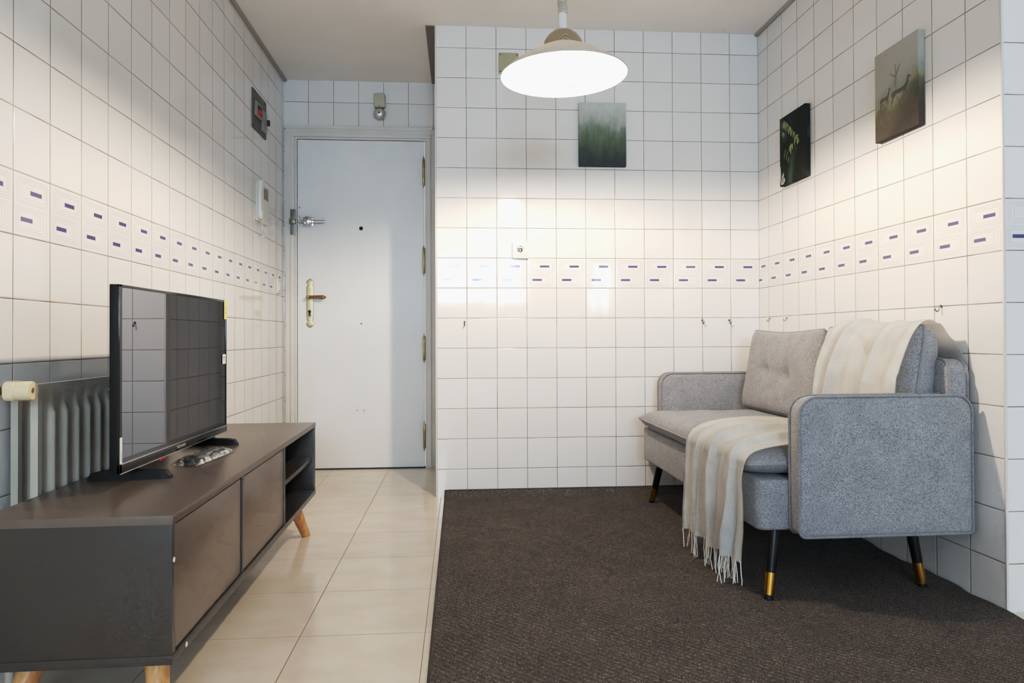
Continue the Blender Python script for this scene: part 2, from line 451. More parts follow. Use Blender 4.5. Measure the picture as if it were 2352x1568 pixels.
# window wall behind the camera: two openings, frames and glass
WINS = [(-.5, 1.05, 1.25, 2.2), (2.1, 2.5, 1.2, 2.0)]
bm = B(); xs = [-1.2, WINS[0][0], WINS[0][1], WINS[1][0], WINS[1][1], XE+.06]
for i in range(5):
    w = WINS[0] if i == 1 else WINS[1] if i == 3 else None
    if w is None: box(bm, (xs[i], YW-.1, 0), (xs[i+1], YW, ZC+.02))
    else:
        box(bm, (xs[i], YW-.1, 0), (xs[i+1], YW, w[2])); box(bm, (xs[i], YW-.1, w[3]), (xs[i+1], YW, ZC+.02))
tag(obj('wall_rear', bm, tile_mat('tiles_rear', 'X', 0.)), kind='structure')
glass = NT('window_glass'); gt = glass.n('ShaderNodeBsdfTransparent'); glass.l(gt.outputs[0], glass.out.inputs[0]); M['glass'] = glass.m
for i, (a, b, z0, z1) in enumerate(WINS):
    bm = B(); m = (a+b)/2
    for p, q in (((a, z0), (b, z0+.06)), ((a, z1-.06), (b, z1)), ((a, z0), (a+.06, z1)), ((b-.06, z0), (b, z1)), ((m-.045, z0), (m+.045, z1))):
        box(bm, (p[0], YW-.08, p[1]), (q[0], YW-.02, q[1]))
    w = tag(obj('window_%d' % (i+1), bm, 'frame'), kind='structure')
    g = B(); quad(g, [(a, YW-.05, z0), (b, YW-.05, z0), (b, YW-.05, z1), (a, YW-.05, z1)]); obj('window_pane', g, 'glass', w)

# ------------------------------------------------------------------ door
d = thing('door_1', 'white painted flat entrance door with brass handle and chrome bolt', 'door', ((DX0+DX1)/2, YD, 0), kind='structure')
bm = B(); box(bm, (DX0+.003, YD-.006, .006), (DX1-.003, YD+.035, DZ-.003), .003)
for x, z in ((-.617, .352), (-.576, .351), (-.958, 1.576), (-.958, 1.52)): box(bm, (x-.003, YD-.0075, z-.005), (x+.003, YD-.005, z+.005), .0008, 1)
leaf = obj('door_leaf', bm, ['door', 'ink_grey'], d)
bm = B()
def casing(x0, x1, zt, steps):
    for i, (e, y) in enumerate(steps):
        e2 = steps[i+1][0] if i+1 < len(steps) else 0.
        box(bm, (x0-e, YD-y, 0), (x0-e2, YD+.03, zt+e2), .002); box(bm, (x1+e2, YD-y, 0), (x1+e, YD+.03, zt+e2), .002)
        box(bm, (x0-e, YD-y, zt+e2), (x1+e, YD+.03, zt+e), .002)
casing(DX0, DX1, DZ, [(.068, .014), (.036, .024), (.012, .012)])
box(bm, (XL(YD)+.002, YD-.018, DZ+.062), (X0-.05, YD, DZ+.082), .004)
obj('door_frame', bm, 'frame', d)
bm = B(); box(bm, (DX0, YD-.012, 0.0), (DX1, YD+.03, .0055)); obj('threshold', bm, 'dark_gap', d)
for zt, zb in ((1.894, 1.698), (1.351, 1.166), (.814, .635), (.284, .102)):
    x = DX1 - .006; bm = B(); y = YD - .014; h = zt-zb
    lathe(bm, [(0, 0), (.004, .004), (.0035, .012), (.0075, .018), (.0075, h*.34), (.009, h*.345), (.009, h*.36), (.0075, h*.365), (.0075, h*.63),
               (.009, h*.635), (.009, h*.65), (.0075, h*.655), (.0075, h-.02), (.0035, h-.013), (.004, h-.005), (0, h)], (x, y, zb), seg=12)
    box(bm, (x-.005, YD-.010, zb+.02), (x+.005, YD-.004, zt-.02))
    obj('hinge', bm, 'old_brass', d)
# handle plate with shaped ends
hc = (-.896, YD-.006, .9995)
half = [(.0, -.148), (.012, -.141), (.021, -.130), (.0215, -.122), (.016, -.114), (.013, -.108), (.019, -.101), (.02, -.09)]
half += [(.02, .09), (.019, .1), (.013, .107), (.015, .115), (.0215, .123), (.0205, .131), (.012, .14), (0, .148)]
outl = half + [(-x, z) for x, z in reversed(half[1:-1])]
PLX = lambda o: axes(o, (1, 0, 0), (0, 0, 1), (0, -1, 0))
bm = B(); prism(bm, outl, .006, PLX(hc), .0022, mi=1)
prism(bm, [(x*.82, z*.955) for x, z in outl], .0075, PLX(hc), .001, mi=0)
box(bm, (hc[0]-.011, hc[1]-.0095, hc[2]-.085), (hc[0]+.011, hc[1]-.006, hc[2]+.088), .0015)
hp = obj('handle_plate', bm, ['plate', 'old_brass'], d)
bm = B(); lathe(bm, [(.010, 0), (.010, .04), (.0085, .05), (0, .052)], (-.9, hc[1]-.006, 1.034), (0, -1, 0), 16)
tube(bm, [(-.905, hc[1]-.048, 1.034), (-.88, hc[1]-.05, 1.035), (-.845, hc[1]-.05, 1.035), (-.82, hc[1]-.05, 1.033), (-.808, hc[1]-.05, 1.033), (-.8, hc[1]-.05, 1.033), (-.792, hc[1]-.05, 1.033)],
     [.008, .0085, .0095, .0115, .0115, .009, .001], 14)
obj('lever', bm, 'bronze', hp)
bm = B(); lathe(bm, [(.0085, 0), (.0085, .012), (.007, .013), (0, .013)], (-.896, hc[1]-.008, .949), (0, -1, 0), 16)
box(bm, (-.9005, hc[1]-.019, .922), (-.8915, hc[1]-.008, .948), .002); obj('key_cylinder', bm, 'dark_metal', hp)
# chrome bolt lock
lk = (-.9, YD-.006, 1.488)
bm = B()
box(bm, (-.952, lk[1]-.01, 1.463), (-.876, lk[1], 1.514), .003); box(bm, (-.958, lk[1]-.03, 1.479), (-.87, lk[1]-.008, 1.499), .006)
lathe(bm, [(.031, 0), (.031, .02), (.027, .032), (.016, .037), (0, .038)], (-.908, lk[1]-.004, 1.489), (0, -1, 0), 24)
lathe(bm, [(.012, 0), (.012, .006), (.009, .007), (0, .004)], (-.911, lk[1]-.036, 1.474), (0, -1, 0), 16)
for x in (-.944, -.884): lathe(bm, [(.006, 0), (.005, .004), (0, .005)], (x, lk[1]-.009, 1.507), (0, -1, 0), 10); lathe(bm, [(.006, 0), (.005, .004), (0, .005)], (x, lk[1]-.009, 1.469), (0, -1, 0), 10)
bl = obj('bolt_lock', bm, 'chrome', d)
bm = B(); tube(bm, [(-.958, lk[1]-.02, 1.488), (-.865, lk[1]-.02, 1.488), (-.806, lk[1]-.02, 1.488)], .0095, 14); obj('bolt', bm, 'chrome', bl)
bm = B(); box(bm, (-1.007, YD-.030, 1.409), (-.976, YD-.0235, 1.561), .0015); box(bm, (-1.01, YD-.05, 1.472), (-.975, YD-.028, 1.503), .007)
for z in (1.53, 1.42): lathe(bm, [(.005, 0), (.004, .003), (0, .004)], (-.995, YD-.03, z), (0, -1, 0), 10)
obj('strike_plate', bm, 'steel', d)
for z, r, m in ((1.452, .0115, 'dark_metal'), (.876, .0075, 'white_plastic')):
    bm = B(); lathe(bm, [(r, 0), (r, .003), (r*.75, .005), (r*.7, .002), (0, .002)], (-.5925, YD-.006, z), (0, -1, 0), 20)
    lathe(bm, [(r*.5, 0), (r*.4, .0035), (0, .004)], (-.5925, YD-.006, z), (0, -1, 0), 14, 1)
    obj('peephole' if r > .01 else 'hole_plug', bm, [m, 'dark_gap'], d)

# ------------------------------------------------------------------ tv stand
SX, SY, SR = -.555, 1.411, math.atan2(.027, 1.493)
st = thing('tv_stand', 'low charcoal grey TV stand with two doors, open shelves and beech legs', 'tv stand', (SX, SY, 0), SR)
L, D, Z0, Z1, T = 1.493, .362, .163, .451, .018
P = dict(parent=st, world=False)
bm = B(); box(bm, (-D, 0, Z1-T), (0, L, Z1), .0018); obj('top_board', bm, 'melamine_top_lit', **P)
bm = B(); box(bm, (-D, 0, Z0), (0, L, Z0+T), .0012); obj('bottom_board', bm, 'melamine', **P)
for y in (.001, L-T-.001):
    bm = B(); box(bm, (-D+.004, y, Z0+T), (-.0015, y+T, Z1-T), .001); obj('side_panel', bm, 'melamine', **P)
Y1, Y2 = .475, .952
for y in (Y1, Y2):
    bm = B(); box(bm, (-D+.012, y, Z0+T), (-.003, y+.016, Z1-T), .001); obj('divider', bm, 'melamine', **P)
for a, b in ((T+.004, Y1-.007), (Y1+.022, Y2-.002)):
    bm = B(); box(bm, (-.022, a, Z0+T+.003), (-.005, b, Z1-T-.005), .0012); obj('door', bm, 'melamine_front_lit', **P)
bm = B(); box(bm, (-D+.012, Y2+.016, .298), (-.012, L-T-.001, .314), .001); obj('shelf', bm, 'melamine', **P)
bm = B(); box(bm, (-D+.004, T, Z0+T), (-D+.009, L-T, Z1-T)); obj('back_panel', bm, 'black', **P)
for sx, tx, fx in ((1, -.072, -.034), (-1, -.30, -.338)):
    for ty, fy in ((.105, .03), (L-.115, L-.022)):
        bm = B(); t = V((tx, ty, Z0)); f = V((fx, fy, 0))
        tube(bm, [t, t.lerp(f, .35), t.lerp(f, .97), f], [.0245, .0225, .0165, .0155], 20)
        obj('leg', bm, 'wood', **P)
for x, y, z in ((-.0015, .01, .363), (0, .072, Z0+.009)):
    bm = B(); lathe(bm, [(.0052, 0), (.0052, .0009), (.0018, .0011), (.0016, .0004), (0, .0004)], (x, y, z), (1, 0, 0), 16); obj('screw_cap', bm, 'white_plastic', label='white screw cap', **P)

# ------------------------------------------------------------------ television
TX, TY0, TY1, TZ0, TZ1 = -.767, 1.648, 2.379, .488, .917
tv = thing('television', 'black flat screen television on two feet, stickers still on it', 'television', (TX, 2.01, .451))
bm = B(); box(bm, (TX-.02, TY0, TZ0), (TX, TY1, TZ1), .003)
box(bm, (TX-.06, TY0+.09, TZ0+.03), (TX-.028, TY1-.09, TZ1-.14), .012)
obj('casing', bm, 'black', tv)
bm = B()
for a, b in (((TY0, TZ0), (TY1, TZ0+.021)), ((TY0, TZ1-.007), (TY1, TZ1)), ((TY0, TZ0), (TY0+.012, TZ1)), ((TY1-.007, TZ0), (TY1, TZ1))):
    box(bm, (TX-.004, a[0], a[1]), (TX+.003, b[0], b[1]), .0015)
bz = obj('bezel', bm, 'black_gloss', tv)
bm = B(); box(bm, (TX-.002, TY0+.011, TZ0+.0205), (TX+.0012, TY1-.006, TZ1-.006)); obj('screen', bm, 'screen', tv)
for a_, b_ in (((TX+.001, TY0+.01, TZ0+.0195), (TX+.0036, TY1-.004, TZ0+.0215)), ((TX+.001, TY0+.004, TZ0-.0015), (TX+.0045, TY1-.004, TZ0+.0008)), ((TX-.012, TY0, TZ1-.0008), (TX+.0034, TY1, TZ1+.0006))):
    bm = B(); box(bm, a_, b_, .0004); obj('edge_strip', bm, 'chrome', tv)
bm = text_bm('TELEFUNKEN', .0105); bm.transform(axes((TX+.0034, 2.0, TZ0+.0105), (0, 1, 0), (0, 0, 1), (1, 0, 0))); obj('logo', bm, 'white_plastic', tv)
bm = B(); box(bm, (TX-.006, 1.865, TZ0-.008), (TX+.001, 1.905, TZ0), .002); obj('sensor_window', bm, 'red', tv)
def sticker(name, y0, y1, z0, z1, m, lines):
    b = B(); x = TX+.0037; box(b, (x-.0006, y0, z0), (x, y1, z1), 0)
    for (a, c, e, f) in lines: box(b, (x-.0001, y0+(y1-y0)*a, z0+(z1-z0)*e), (x+.0002, y0+(y1-y0)*c, z0+(z1-z0)*f), 0, 1)
    obj(name, b, [m, 'ink_grey'], tv)
sticker('yellow_sticker', TY1-.026, TY1+.0005, TZ1-.062, TZ1+.0005, 'yellow', [(.35, .65, .3, .36), (.35, .42, .3, .62), (.58, .65, .3, .62), (.35, .65, .56, .62)])
sticker('white_sticker', TY1-.042, TY1-.012, .71, .741, 'paper', [(.18, .85, .55, .75), (.18, .85, .35, .42)])
sticker('corner_label', TY0+.0005, TY0+.011, TZ0+.022, TZ0+.082, 'paper', [(.55, .72, .1, .45)])
for yc, s in ((1.785, 1), (2.325, -1)):
    bm = B(); e = .035*s
    out = [(TX-.125, -.014), (TX-.122, .0), (TX-.1, .008), (TX-.045, .014), (TX+.03, .012), (TX+.048, .004), (TX+.054, -.014)]
    # bar lying on the stand, with a chamfered toe
    t = bmesh.new(); rows = []
    for x, h in ((-.128, .006), (-.12, .018), (-.1, .022), (-.03, .022), (.03, .021), (.048, .018), (.058, .005)):
        k = (x+.03)/.09*e*.25
        w = .0125 if -.12 < x < .05 else .009
        rows.append([t.verts.new((TX+x, yc+k+a, .451+b)) for a, b in ((-w, 0), (w, 0), (w*.9, h), (-w*.9, h))])
    for A, Q in zip(rows, rows[1:]):
        for k in range(4): t.faces.new((A[k], A[(k+1) % 4], Q[(k+1) % 4], Q[k]))
    t.faces.new(rows[0]); t.faces.new(rows[-1]); merge(bm, t)
    box(bm, (TX-.062, yc-.014, .468), (TX-.02, yc+.014, TZ0+.055), .004)
    obj('foot', bm, 'black', tv)

# remote control in its clear bag, lying on the stand
A, Bv = V((-.735, 1.962, .451)), V((-.71, 2.165, .451))
ax = (Bv-A).normalized(); side = V((ax.y, -ax.x, 0)); mid = (A+Bv)/2
rmat = axes(mid + V((0, 0, .0012)), ax, -side, (0, 0, 1))
rt = thing('remote_control', 'black TV remote control inside a clear plastic bag', 'remote control', tuple(mid))
bm = B(); prism(bm, rrect(.175, .044, .012), .018, rmat, .005); obj('body', bm, 'black', rt)
bm = B()
for i in range(9):
    for j in range(3):
        prism(bm, rrect(.011, .008, .003, 3), .0015, rmat @ Matrix.Translation((-.055+i*.0155, -.012+j*.012, .018)), 0., mi=1 if (i, j) in ((0, 0), (6, 1)) else 0)
obj('buttons', bm, ['grey_light', 'red'], rt)
bm = B(); nx, ny = 46, 16; gr = {}
for sgn in (1, -1):
    for i in range(nx+1):
        for j in range(ny+1):
            a, b = -1+2*i/nx, -1+2*j/ny
            edge = max(0., 1-abs(a)**5)**.6*max(0., 1-abs(b)**4)**.6
            n = noise.noise(V((a*6, b*2.5, sgn*3.)))*.5 + noise.noise(V((a*16+b*4, b*3, 8.)))*.35
            z = .0215*edge + .004*n*edge**.5 if sgn > 0 else .0004
            x = a*.122 + .003*noise.noise(V((b*3, 1, 2))); y = b*.034*(1-.1*a) + .0025*noise.noise(V((a*5, 5, 2)))
            gr[sgn, i, j] = bm.verts.new(rmat @ V((x, y, max(z, .0004))))
    for i in range(nx):
        for j in range(ny): bm.faces.new((gr[sgn, i, j], gr[sgn, i+1, j], gr[sgn, i+1, j+1], gr[sgn, i, j+1]))
for v in list(bm.verts): v.co.z = max(v.co.z, .4514)
solo('plastic_bag', bm, 'film', tuple(mid), 'crinkled clear plastic bag around the TV remote on the stand', 'plastic bag', sharp=180)

# ------------------------------------------------------------------ radiator on the left wall
rd = thing('radiator', 'cream ribbed panel radiator on left wall behind the television', 'radiator', (-.98, 2.07, .12))
def panel(x, y0, y1, z0, z1, s, name):
    bm = B(); ny, nz = 190, 24; g = {}
    for i in range(ny+1):
        for j in range(nz+1):
            y = y0+(y1-y0)*i/ny; zz = j/nz; z = z0+(z1-z0)*zz
            f = ((y-y0-.03)/.052) % 1.; tri = max(0., 1-abs(f-.5)*3.2); tri = tri*tri*(3-2*tri)
            e = min(1., max(0., (zz-.03)/.06))*min(1., max(0., (.93-zz)/(.05+.06*(1-tri))))
            inside = 1. if .02 < (y-y0) < (y1-y0-.02) else 0.
            rim = .004 if (zz > .955 or zz < .03 or not inside) else 0.
            g[i, j] = bm.verts.new((x + s*(.011*tri*e*inside + rim), y, z))
    for i in range(ny):
        for j in range(nz): bm.faces.new((g[i, j], g[i+1, j], g[i+1, j+1], g[i, j+1]))
    bk = [bm.verts.new((x-s*.012, y, z)) for y in (y0, y1) for z in (z0, z1)]
    for a, p, q in ((0, 0, 1), (ny, 2, 3)):
        bm.faces.new([g[a, k] for k in range(nz+1)] + [bk[q], bk[p]])
    bm.faces.new([g[k, nz] for k in range(ny+1)] + [bk[3], bk[1]]); bm.faces.new([g[k, 0] for k in range(ny+1)] + [bk[2], bk[0]])
    bm.faces.new([bk[0], bk[1], bk[3], bk[2]])
    obj(name, bm, 'rad', rd, sharp=50)
panel(-.946, 1.652, 2.35, .13, .692, 1, 'front_panel')
panel(-1.008, 1.685, 2.35, .13, .685, 1, 'rear_panel')
vz, vy = .684, 1.562
bm = B(); tube(bm, [(-1.032, vy, vz), (-.99, vy, vz)], .009, 14); tube(bm, [(-.975, vy, vz), (-.965, vy+.05, vz), (-.962, 1.66, vz-.01)], .009, 12)
lathe(bm, [(.012, 0), (.012, .02), (.015, .021), (.015, .035), (.012, .036), (.012, .05)], (-1.02, vy, vz), (1, 0, 0), 8); obj('valve_pipe', bm, 'old_brass', rd)
bm = B(); prism(bm, rrect(.042, .042, .015), .022, axes((-.952, vy, vz), (0, 1, 0), (0, 0, 1), (1, 0, 0)), .003)
lathe(bm, [(.021, 0), (.0205, .004), (.0205, .030), (.0185, .034), (.007, .0345), (.0065, .028), (0, .028)], (-.934, vy, vz), (1, 0, 0), 28)
vh = obj('thermostatic_head', bm, ['cream_plastic', 'dark_gap'], rd, label='yellowed cream thermostatic valve head')
bm = B(); lathe(bm, [(.006, 0), (.006, .0012), (0, .0014)], (-.9065, vy, vz), (1, 0, 0), 16); obj('valve_screw', bm, 'bronze', vh)
bm = B(); tube(bm, [(-.97, 1.6, .0), (-.97, 1.6, .15), (-.965, 1.66, .155)], .009, 12); lathe(bm, [(.016, 0), (.016, .03), (.01, .034)], (-.97, 1.6, .13), (0, 0, 1), 8); obj('lower_valve', bm, 'rad', rd)

# ------------------------------------------------------------------ sofa
sf = thing('sofa', 'grey woven two-seat sofa with black brass-tipped legs against right wall', 'sofa', (1.2, 2.705, 0))
sf.rotation_euler.z = RWY      # parts are laid out square, the whole sofa then turns parallel to the wall
SY0, SY1 = 2.0, 3.41; AT = .065
XF, XB = .983, 1.522
YX = lambda y: axes(((XF+XB)/2, y, .407), (1, 0, 0), (0, 0, 1), (0, -1, 0))   # outline in x-z, depth toward -y
aw, ah = XB-XF, .41
for y, nm in ((SY0+AT, 0), (SY1, 1)):
    o2 = rrect(aw, ah, [.012, .05, .055, .02], 7)
    bm = B(); prism(bm, o2, AT, YX(y), .010, .006)
    a = obj('arm', bm, 'sofa', sf, sharp=60)
    for dz in (.003, AT-.003):
        bm = B(); mm = YX(y)
        pts = [mm @ V((p[0]*1.004, p[1]*1.005, dz)) for p in o2]; tube(bm, pts, .0042, 8, closed=True); obj('piping', bm, 'pipe', a)
bm = B(); prism(bm, rrect(1.482-.885, SY1-SY0-2*AT-.004, [.01, .01, .03, .03], 6), .152, axes(((1.482+.885)/2, (SY0+SY1)/2, .206), (1, 0, 0), (0, 1, 0), (0, 0, 1)), .010)
obj('seat_base', bm, 'sofa', sf, sharp=60)
bm = B(); bw = SY1-SY0-2*AT+.07
bo = rrect(bw, .50, [.01, .05, .05, .01], 7); bmx = axes((1.540, (SY0+SY1)/2, .47), (0, 1, 0), (0, 0, 1), (-1, 0, 0))
prism(bm, bo, .075, bmx, .014, .004); br = obj('backrest', bm, 'sofa', sf, sharp=60)
for dz in (.010, .065):
    bm = B(); tube(bm, [bmx @ V((p[0]*1.001, p[1]*1.003, dz)) for p in bo], .0042, 8, closed=True); obj('piping', bm, 'pipe', br)

def cushion(name, org, ex, ey, ez, hw, hh, ht, parent, n=48, m=34, pe=8., tufts=(), pinch=.05, sag=0., seed=0., flat=0., roundc=.16, seam=0., so=0., taper=0.):
    """two bulging faces meeting in a piped seam; ex, ey span the face, ez is the thickness direction"""
    bm = B(); g = {}; O, ex, ey, ez = V(org), V(ex), V(ey), V(ez)
    def outline(a, b):
        # square to rounded square
        x = a*(1-pinch*(1-b*b)); y = b*(1-pinch*(1-a*a))
        r = min(1., (abs(a)**6+abs(b)**6)/2.)
        k = 1-roundc*.28*(abs(a*b)**4)
        return x*k*hw*(1-taper*(b+1)/2), y*k*hh
    for sgn in (1, -1):
        for i in range(n+1):
            for j in range(m+1):
                a = math.sin(PI/2*(-1+2*i/n)) ; b = math.sin(PI/2*(-1+2*j/m))
                x, y = outline(a, b)
                t = ht*max(0., (1-abs(a)**pe))**.5*max(0., (1-abs(b)**pe))**.5
                t *= 1+.14*(1-a*a)*(1-b*b)
                t *= (ht - sgn*so)/ht
                if sgn > 0:
                    for (ta, tb) in tufts:
                        dx, dy = (a-ta)*hw, (b-tb)*hh; r2 = dx*dx+dy*dy
                        t -= .020*math.exp(-r2/.0035) + .022*math.exp(-r2/.0004)
                        th = math.atan2(dy, dx)
                        t -= .006*math.exp(-r2/.008)*max(0., math.cos(4*th+.6))**6
                    if len(tufts) == 2:
                        (a1, b1), (a2, b2) = tufts
                        if min(a1, a2) < a < max(a1, a2):
                            bb = b1+(b2-b1)*(a-a1)/(a2-a1); t -= .007*math.exp(-((b-bb)*hh)**2/.0001)
                w = noise.noise(V((a*2.2+seed, b*2.2, sgn*2.+seed)))*.006 + noise.noise(V((a*6+seed, b*6, sgn+seed)))*.0022
                e = min(1., (1-abs(a))*6)*min(1., (1-abs(b))*6)
                wv = seam*math.sin(a*7+seed)*(1-abs(b))
                p = O + ex*x + ey*(y - sag*(1-a*a)*max(0, b)) + ez*(so + sgn*t + w*e + wv)
                if (i in (0, n) or j in (0, m)):
                    key = (0, i, j)
                    if key not in g: g[key] = bm.verts.new(O + ex*x + ey*(y - sag*(1-a*a)*max(0, b)) + ez*so)
                else: g[sgn, i, j] = bm.verts.new(p)
    G = lambda s, i, j: g.get((0, i, j)) or g[s, i, j]
    for s in (1, -1):
        for i in range(n):
            for j in range(m): bm.faces.new((G(s, i, j), G(s, i+1, j), G(s, i+1, j+1), G(s, i, j+1)))
    loop = [G(1, i, 0).co.copy() for i in range(n)] + [G(1, n, j).co.copy() for j in range(m)] + [G(1, i, m).co.copy() for i in range(n, 0, -1)] + [G(1, 0, j).co.copy() for j in range(m, 0, -1)]
    # drop near-coincident points so the piping stays clean
    cl = [loop[0]]
    for q in loop[1:]:
        if (q-cl[-1]).length > .006: cl.append(q)
    o = obj(name, bm, 'sofa', parent, sharp=80)
    bm = B(); tube(bm, cl, .0045, 8, closed=True); obj('piping', bm, 'pipe', o)
    return o
# bench seat cushion
seat_c = cushion('seat_cushion', (1.158, 2.705, .402), (0, 1, 0), (-1, 0, 0), (0, 0, 1), .636, .302, .046, sf, 70, 40, 10., pinch=.012, seed=3., seam=.0, roundc=.1)
lean = math.radians(9.); up = V((math.sin(lean), 0, math.cos(lean))); fr = V((-math.cos(lean), 0, math.sin(lean)))
cush_far = cushion('back_cushion', (1.428, 2.968, .634), (0, -1, 0), up, fr, .342, .190, .064, sf, tufts=((-.30, -.02), (.30, -.1)), pinch=.035, sag=.014, seed=1., so=.03, taper=.05)
cush_near = cushion('back_cushion', (1.424, 2.342, .638), (0, -1, 0), up, fr, .290, .192, .064, sf, tufts=((-.30, -.02), (.30, -.1)), pinch=.03, sag=.012, seed=6., n=40, so=.03, taper=.03)
for t, f in (((.943, 2.085, .207), (.907, 2.05, .008)), ((.935, 3.215, .207), (.912, 3.285, .008)), ((1.405, 2.125, .207), (1.428, 2.098, .008)), ((1.42, 3.22, .207), (1.44, 3.285, .008))):
    t, f = V(t), V(f); bm = B()
    tube(bm, [t, t.lerp(f, .62)], [.0175, .0148], 20); lg = obj('leg', bm, 'dark_metal', sf)
    bm = B(); tube(bm, [t.lerp(f, .62), t.lerp(f, .935)], [.0153, .0143], 20); obj('brass_tip', bm, 'brass', lg)
    bm = B(); tube(bm, [t.lerp(f, .935), f], [.0128, .0132], 16); obj('foot_pad', bm, 'black', lg)

# ------------------------------------------------------------------ throw over the near back cushion, the seat and the front edge
PATH = [(1.5435, .50), (1.5445, .62), (1.544, .715), (1.540, .742), (1.525, .765), (1.500, .79), (1.482, .818), (1.456, .838), (1.428, .832), (1.400, .80), (1.372, .745),
        (1.345, .67), (1.335, .60), (1.330, .54), (1.315, .485), (1.28, .463), (1.21, .460), (1.12, .462), (1.03, .460), (.95, .452), (.897, .437),
        (.874, .416), (.866, .385), (.864, .33), (.864, .27), (.864, .20), (.864, .14), (.864, .076)]
def cat(P, n):
    out = []; m = len(P)-1
    for k in range(n+1):
        s = k/n*m; i = min(int(s), m-1); t = s-i
        p = [P[max(0, min(m, i+d))] for d in (-1, 0, 1, 2)]
        out.append(tuple(.5*((2*p[1][c]) + (-p[0][c]+p[2][c])*t + (2*p[0][c]-5*p[1][c]+4*p[2][c]-p[3][c])*t*t + (-p[0][c]+3*p[1][c]-3*p[2][c]+p[3][c])*t**3) for c in range(len(p[0]))))
    return out
NS, NV = 190, 84
pth = cat(PATH, NS)
cum = [0.]
for a, b in zip(pth, pth[1:]): cum.append(cum[-1] + math.dist(a, b))
LT = cum[-1]
idx = lambda k: k/len(PATH)
def sm(a, b, x): x = min(1., max(0., (x-a)/(b-a))); return x*x*(3-2*x)
bm = B(); g = {}; nrm = {}
for i in range(NS+1):
    s = i/NS*(len(PATH)-1)           # control index
    x, z = pth[i]; x2, z2 = pth[min(NS, i+1)]; x1, z1 = pth[max(0, i-1)]
    tx, tz = x2-x1, z2-z1; l = math.hypot(tx, tz) or 1.; nx, nz = tz/l, -tx/l    # outward normal
    if nx*0 + nz < 0 and 4 < s < 20: nx, nz = -nx, -nz
    nrm[i] = V((nx, 0, nz))
    seat = sm(13., 17., s); hang = sm(20., 23., s); top = 1-sm(12., 15., s)
    for j in range(NV+1):
        v = j/NV                      # 0 = far edge, 1 = near edge (toward the camera)
        yf = 2.572*(1-seat) + 2.590*seat - .025*hang*sm(22, 27, s)
        yn = 2.070*(1-seat) + 2.085*seat + .035*sm(24, 27, s)
        amp_t = .0165*top*(.5+math.sin(v*9+1.2*math.sin(s*.5))*.4 + 2.2*math.exp(-((v-.16-.02*(13-s))/.035)**2) + 2.6*math.exp(-((v-.27-.026*(13-s))/.032)**2) + .9*math.exp(-((v-.62-.02*(13-s))/.03)**2) + .35*math.sin(v*26+s*.25))*sm(6.5, 9.5, s)
        cusp = lambda q: 1.7*(1-abs(math.sin(q)))**1.6-.5
        fold = .9*cusp(v*11+.35*math.sin(s*.35)+.5) + .55*cusp(v*19+s*.10+1.) + .22*math.sin(v*61+2.)
        amp = amp_t + .0150*seat*(1-hang)*(fold+1.1)*(1-.45*sm(.82, 1., v)) + hang*(.019*(fold+1.0)*sm(21.5, 25, s) + .014*(fold+1.1)*(1-sm(21.5, 25, s)))
        amp += .010*seat*(1-hang)*math.exp(-((v-.13)/.10)**2)*(1-sm(18, 21, s))
        amp += .0025*noise.noise(V((v*5, s*.6, 4.)))*(.3+seat)
        hemz = 0.
        if s > 22:
            q = sm(22, 27, s); hemz = q*(.014*sm(.1, .45, v) + .006*math.sin(v*9))
        y = yf + (yn-yf)*v + .010*seat*math.sin(v*21+1.)*(.4+hang) + .004*math.sin(s*.8+v*3)
        y += seat*(1-hang)*.03*(1-v)*sm(19, 14, s)
        yy = min(max(y, 2.06 if s < 11 else 2.072), 2.72)
        if s < 6.5:   # loose between backrest and cushion
            amp = .0015 + .004*math.sin(v*8)*sm(2.5, 5, s); 
        X = x + nx*amp - .016*sm(21.5, 27, s)*(1-v); Zz = z + nz*amp + hemz
        if s < 4: X = min(X, 1.5455)
        g[i, j] = bm.verts.new((X, yy, Zz))
from mathutils.bvhtree import BVHTree
trees = []
for o in (seat_c, cush_near, cush_far):
    me = o.data; trees.append(BVHTree.FromPolygons([v.co + V((1.2, 2.705, 0)) for v in me.vertices], [tuple(p.vertices) for p in me.polygons]))
for (i, j), vtx in g.items():
    s = i/NS*(len(PATH)-1)
    if s < 6.2 or s > 25: continue
    nn = nrm[i]
    best = 0.
    for tr in trees:
        h_ = tr.ray_cast(vtx.co + nn*.12, -nn, .125)
        if h_[0] is not None: best = max(best, .125 - h_[3])
    if best > 0: vtx.co += nn*best
for it in range(1):
    new = {}
    for (i, j), vtx in g.items():
        s = i/NS*(len(PATH)-1)
        if 6.2 < s < 22 and 0 < i < NS and 0 < j < NV: new[i, j] = vtx.co*.6 + (g[i-1, j].co+g[i+1, j].co+g[i, j-1].co+g[i, j+1].co)*.1
    for k_, c_ in new.items(): g[k_].co = c_
for i in range(NS):
    for j in range(NV): bm.faces.new((g[i, j], g[i+1, j], g[i+1, j+1], g[i, j+1]))
hem = [g[NS, j].co.copy() for j in range(NV+1)]
sol = bmesh.ops.solidify(bm, geom=list(bm.faces), thickness=.0028)
th = solo('throw_blanket', bm, 'throw', (1.2, 2.35, .45), 'oatmeal fringed throw draped over the sofa back cushion, seat and front edge', 'throw blanket', sharp=180)
ROOTM[th.name] = Matrix.Translation((1.2, 2.35, .45))
bm = B()
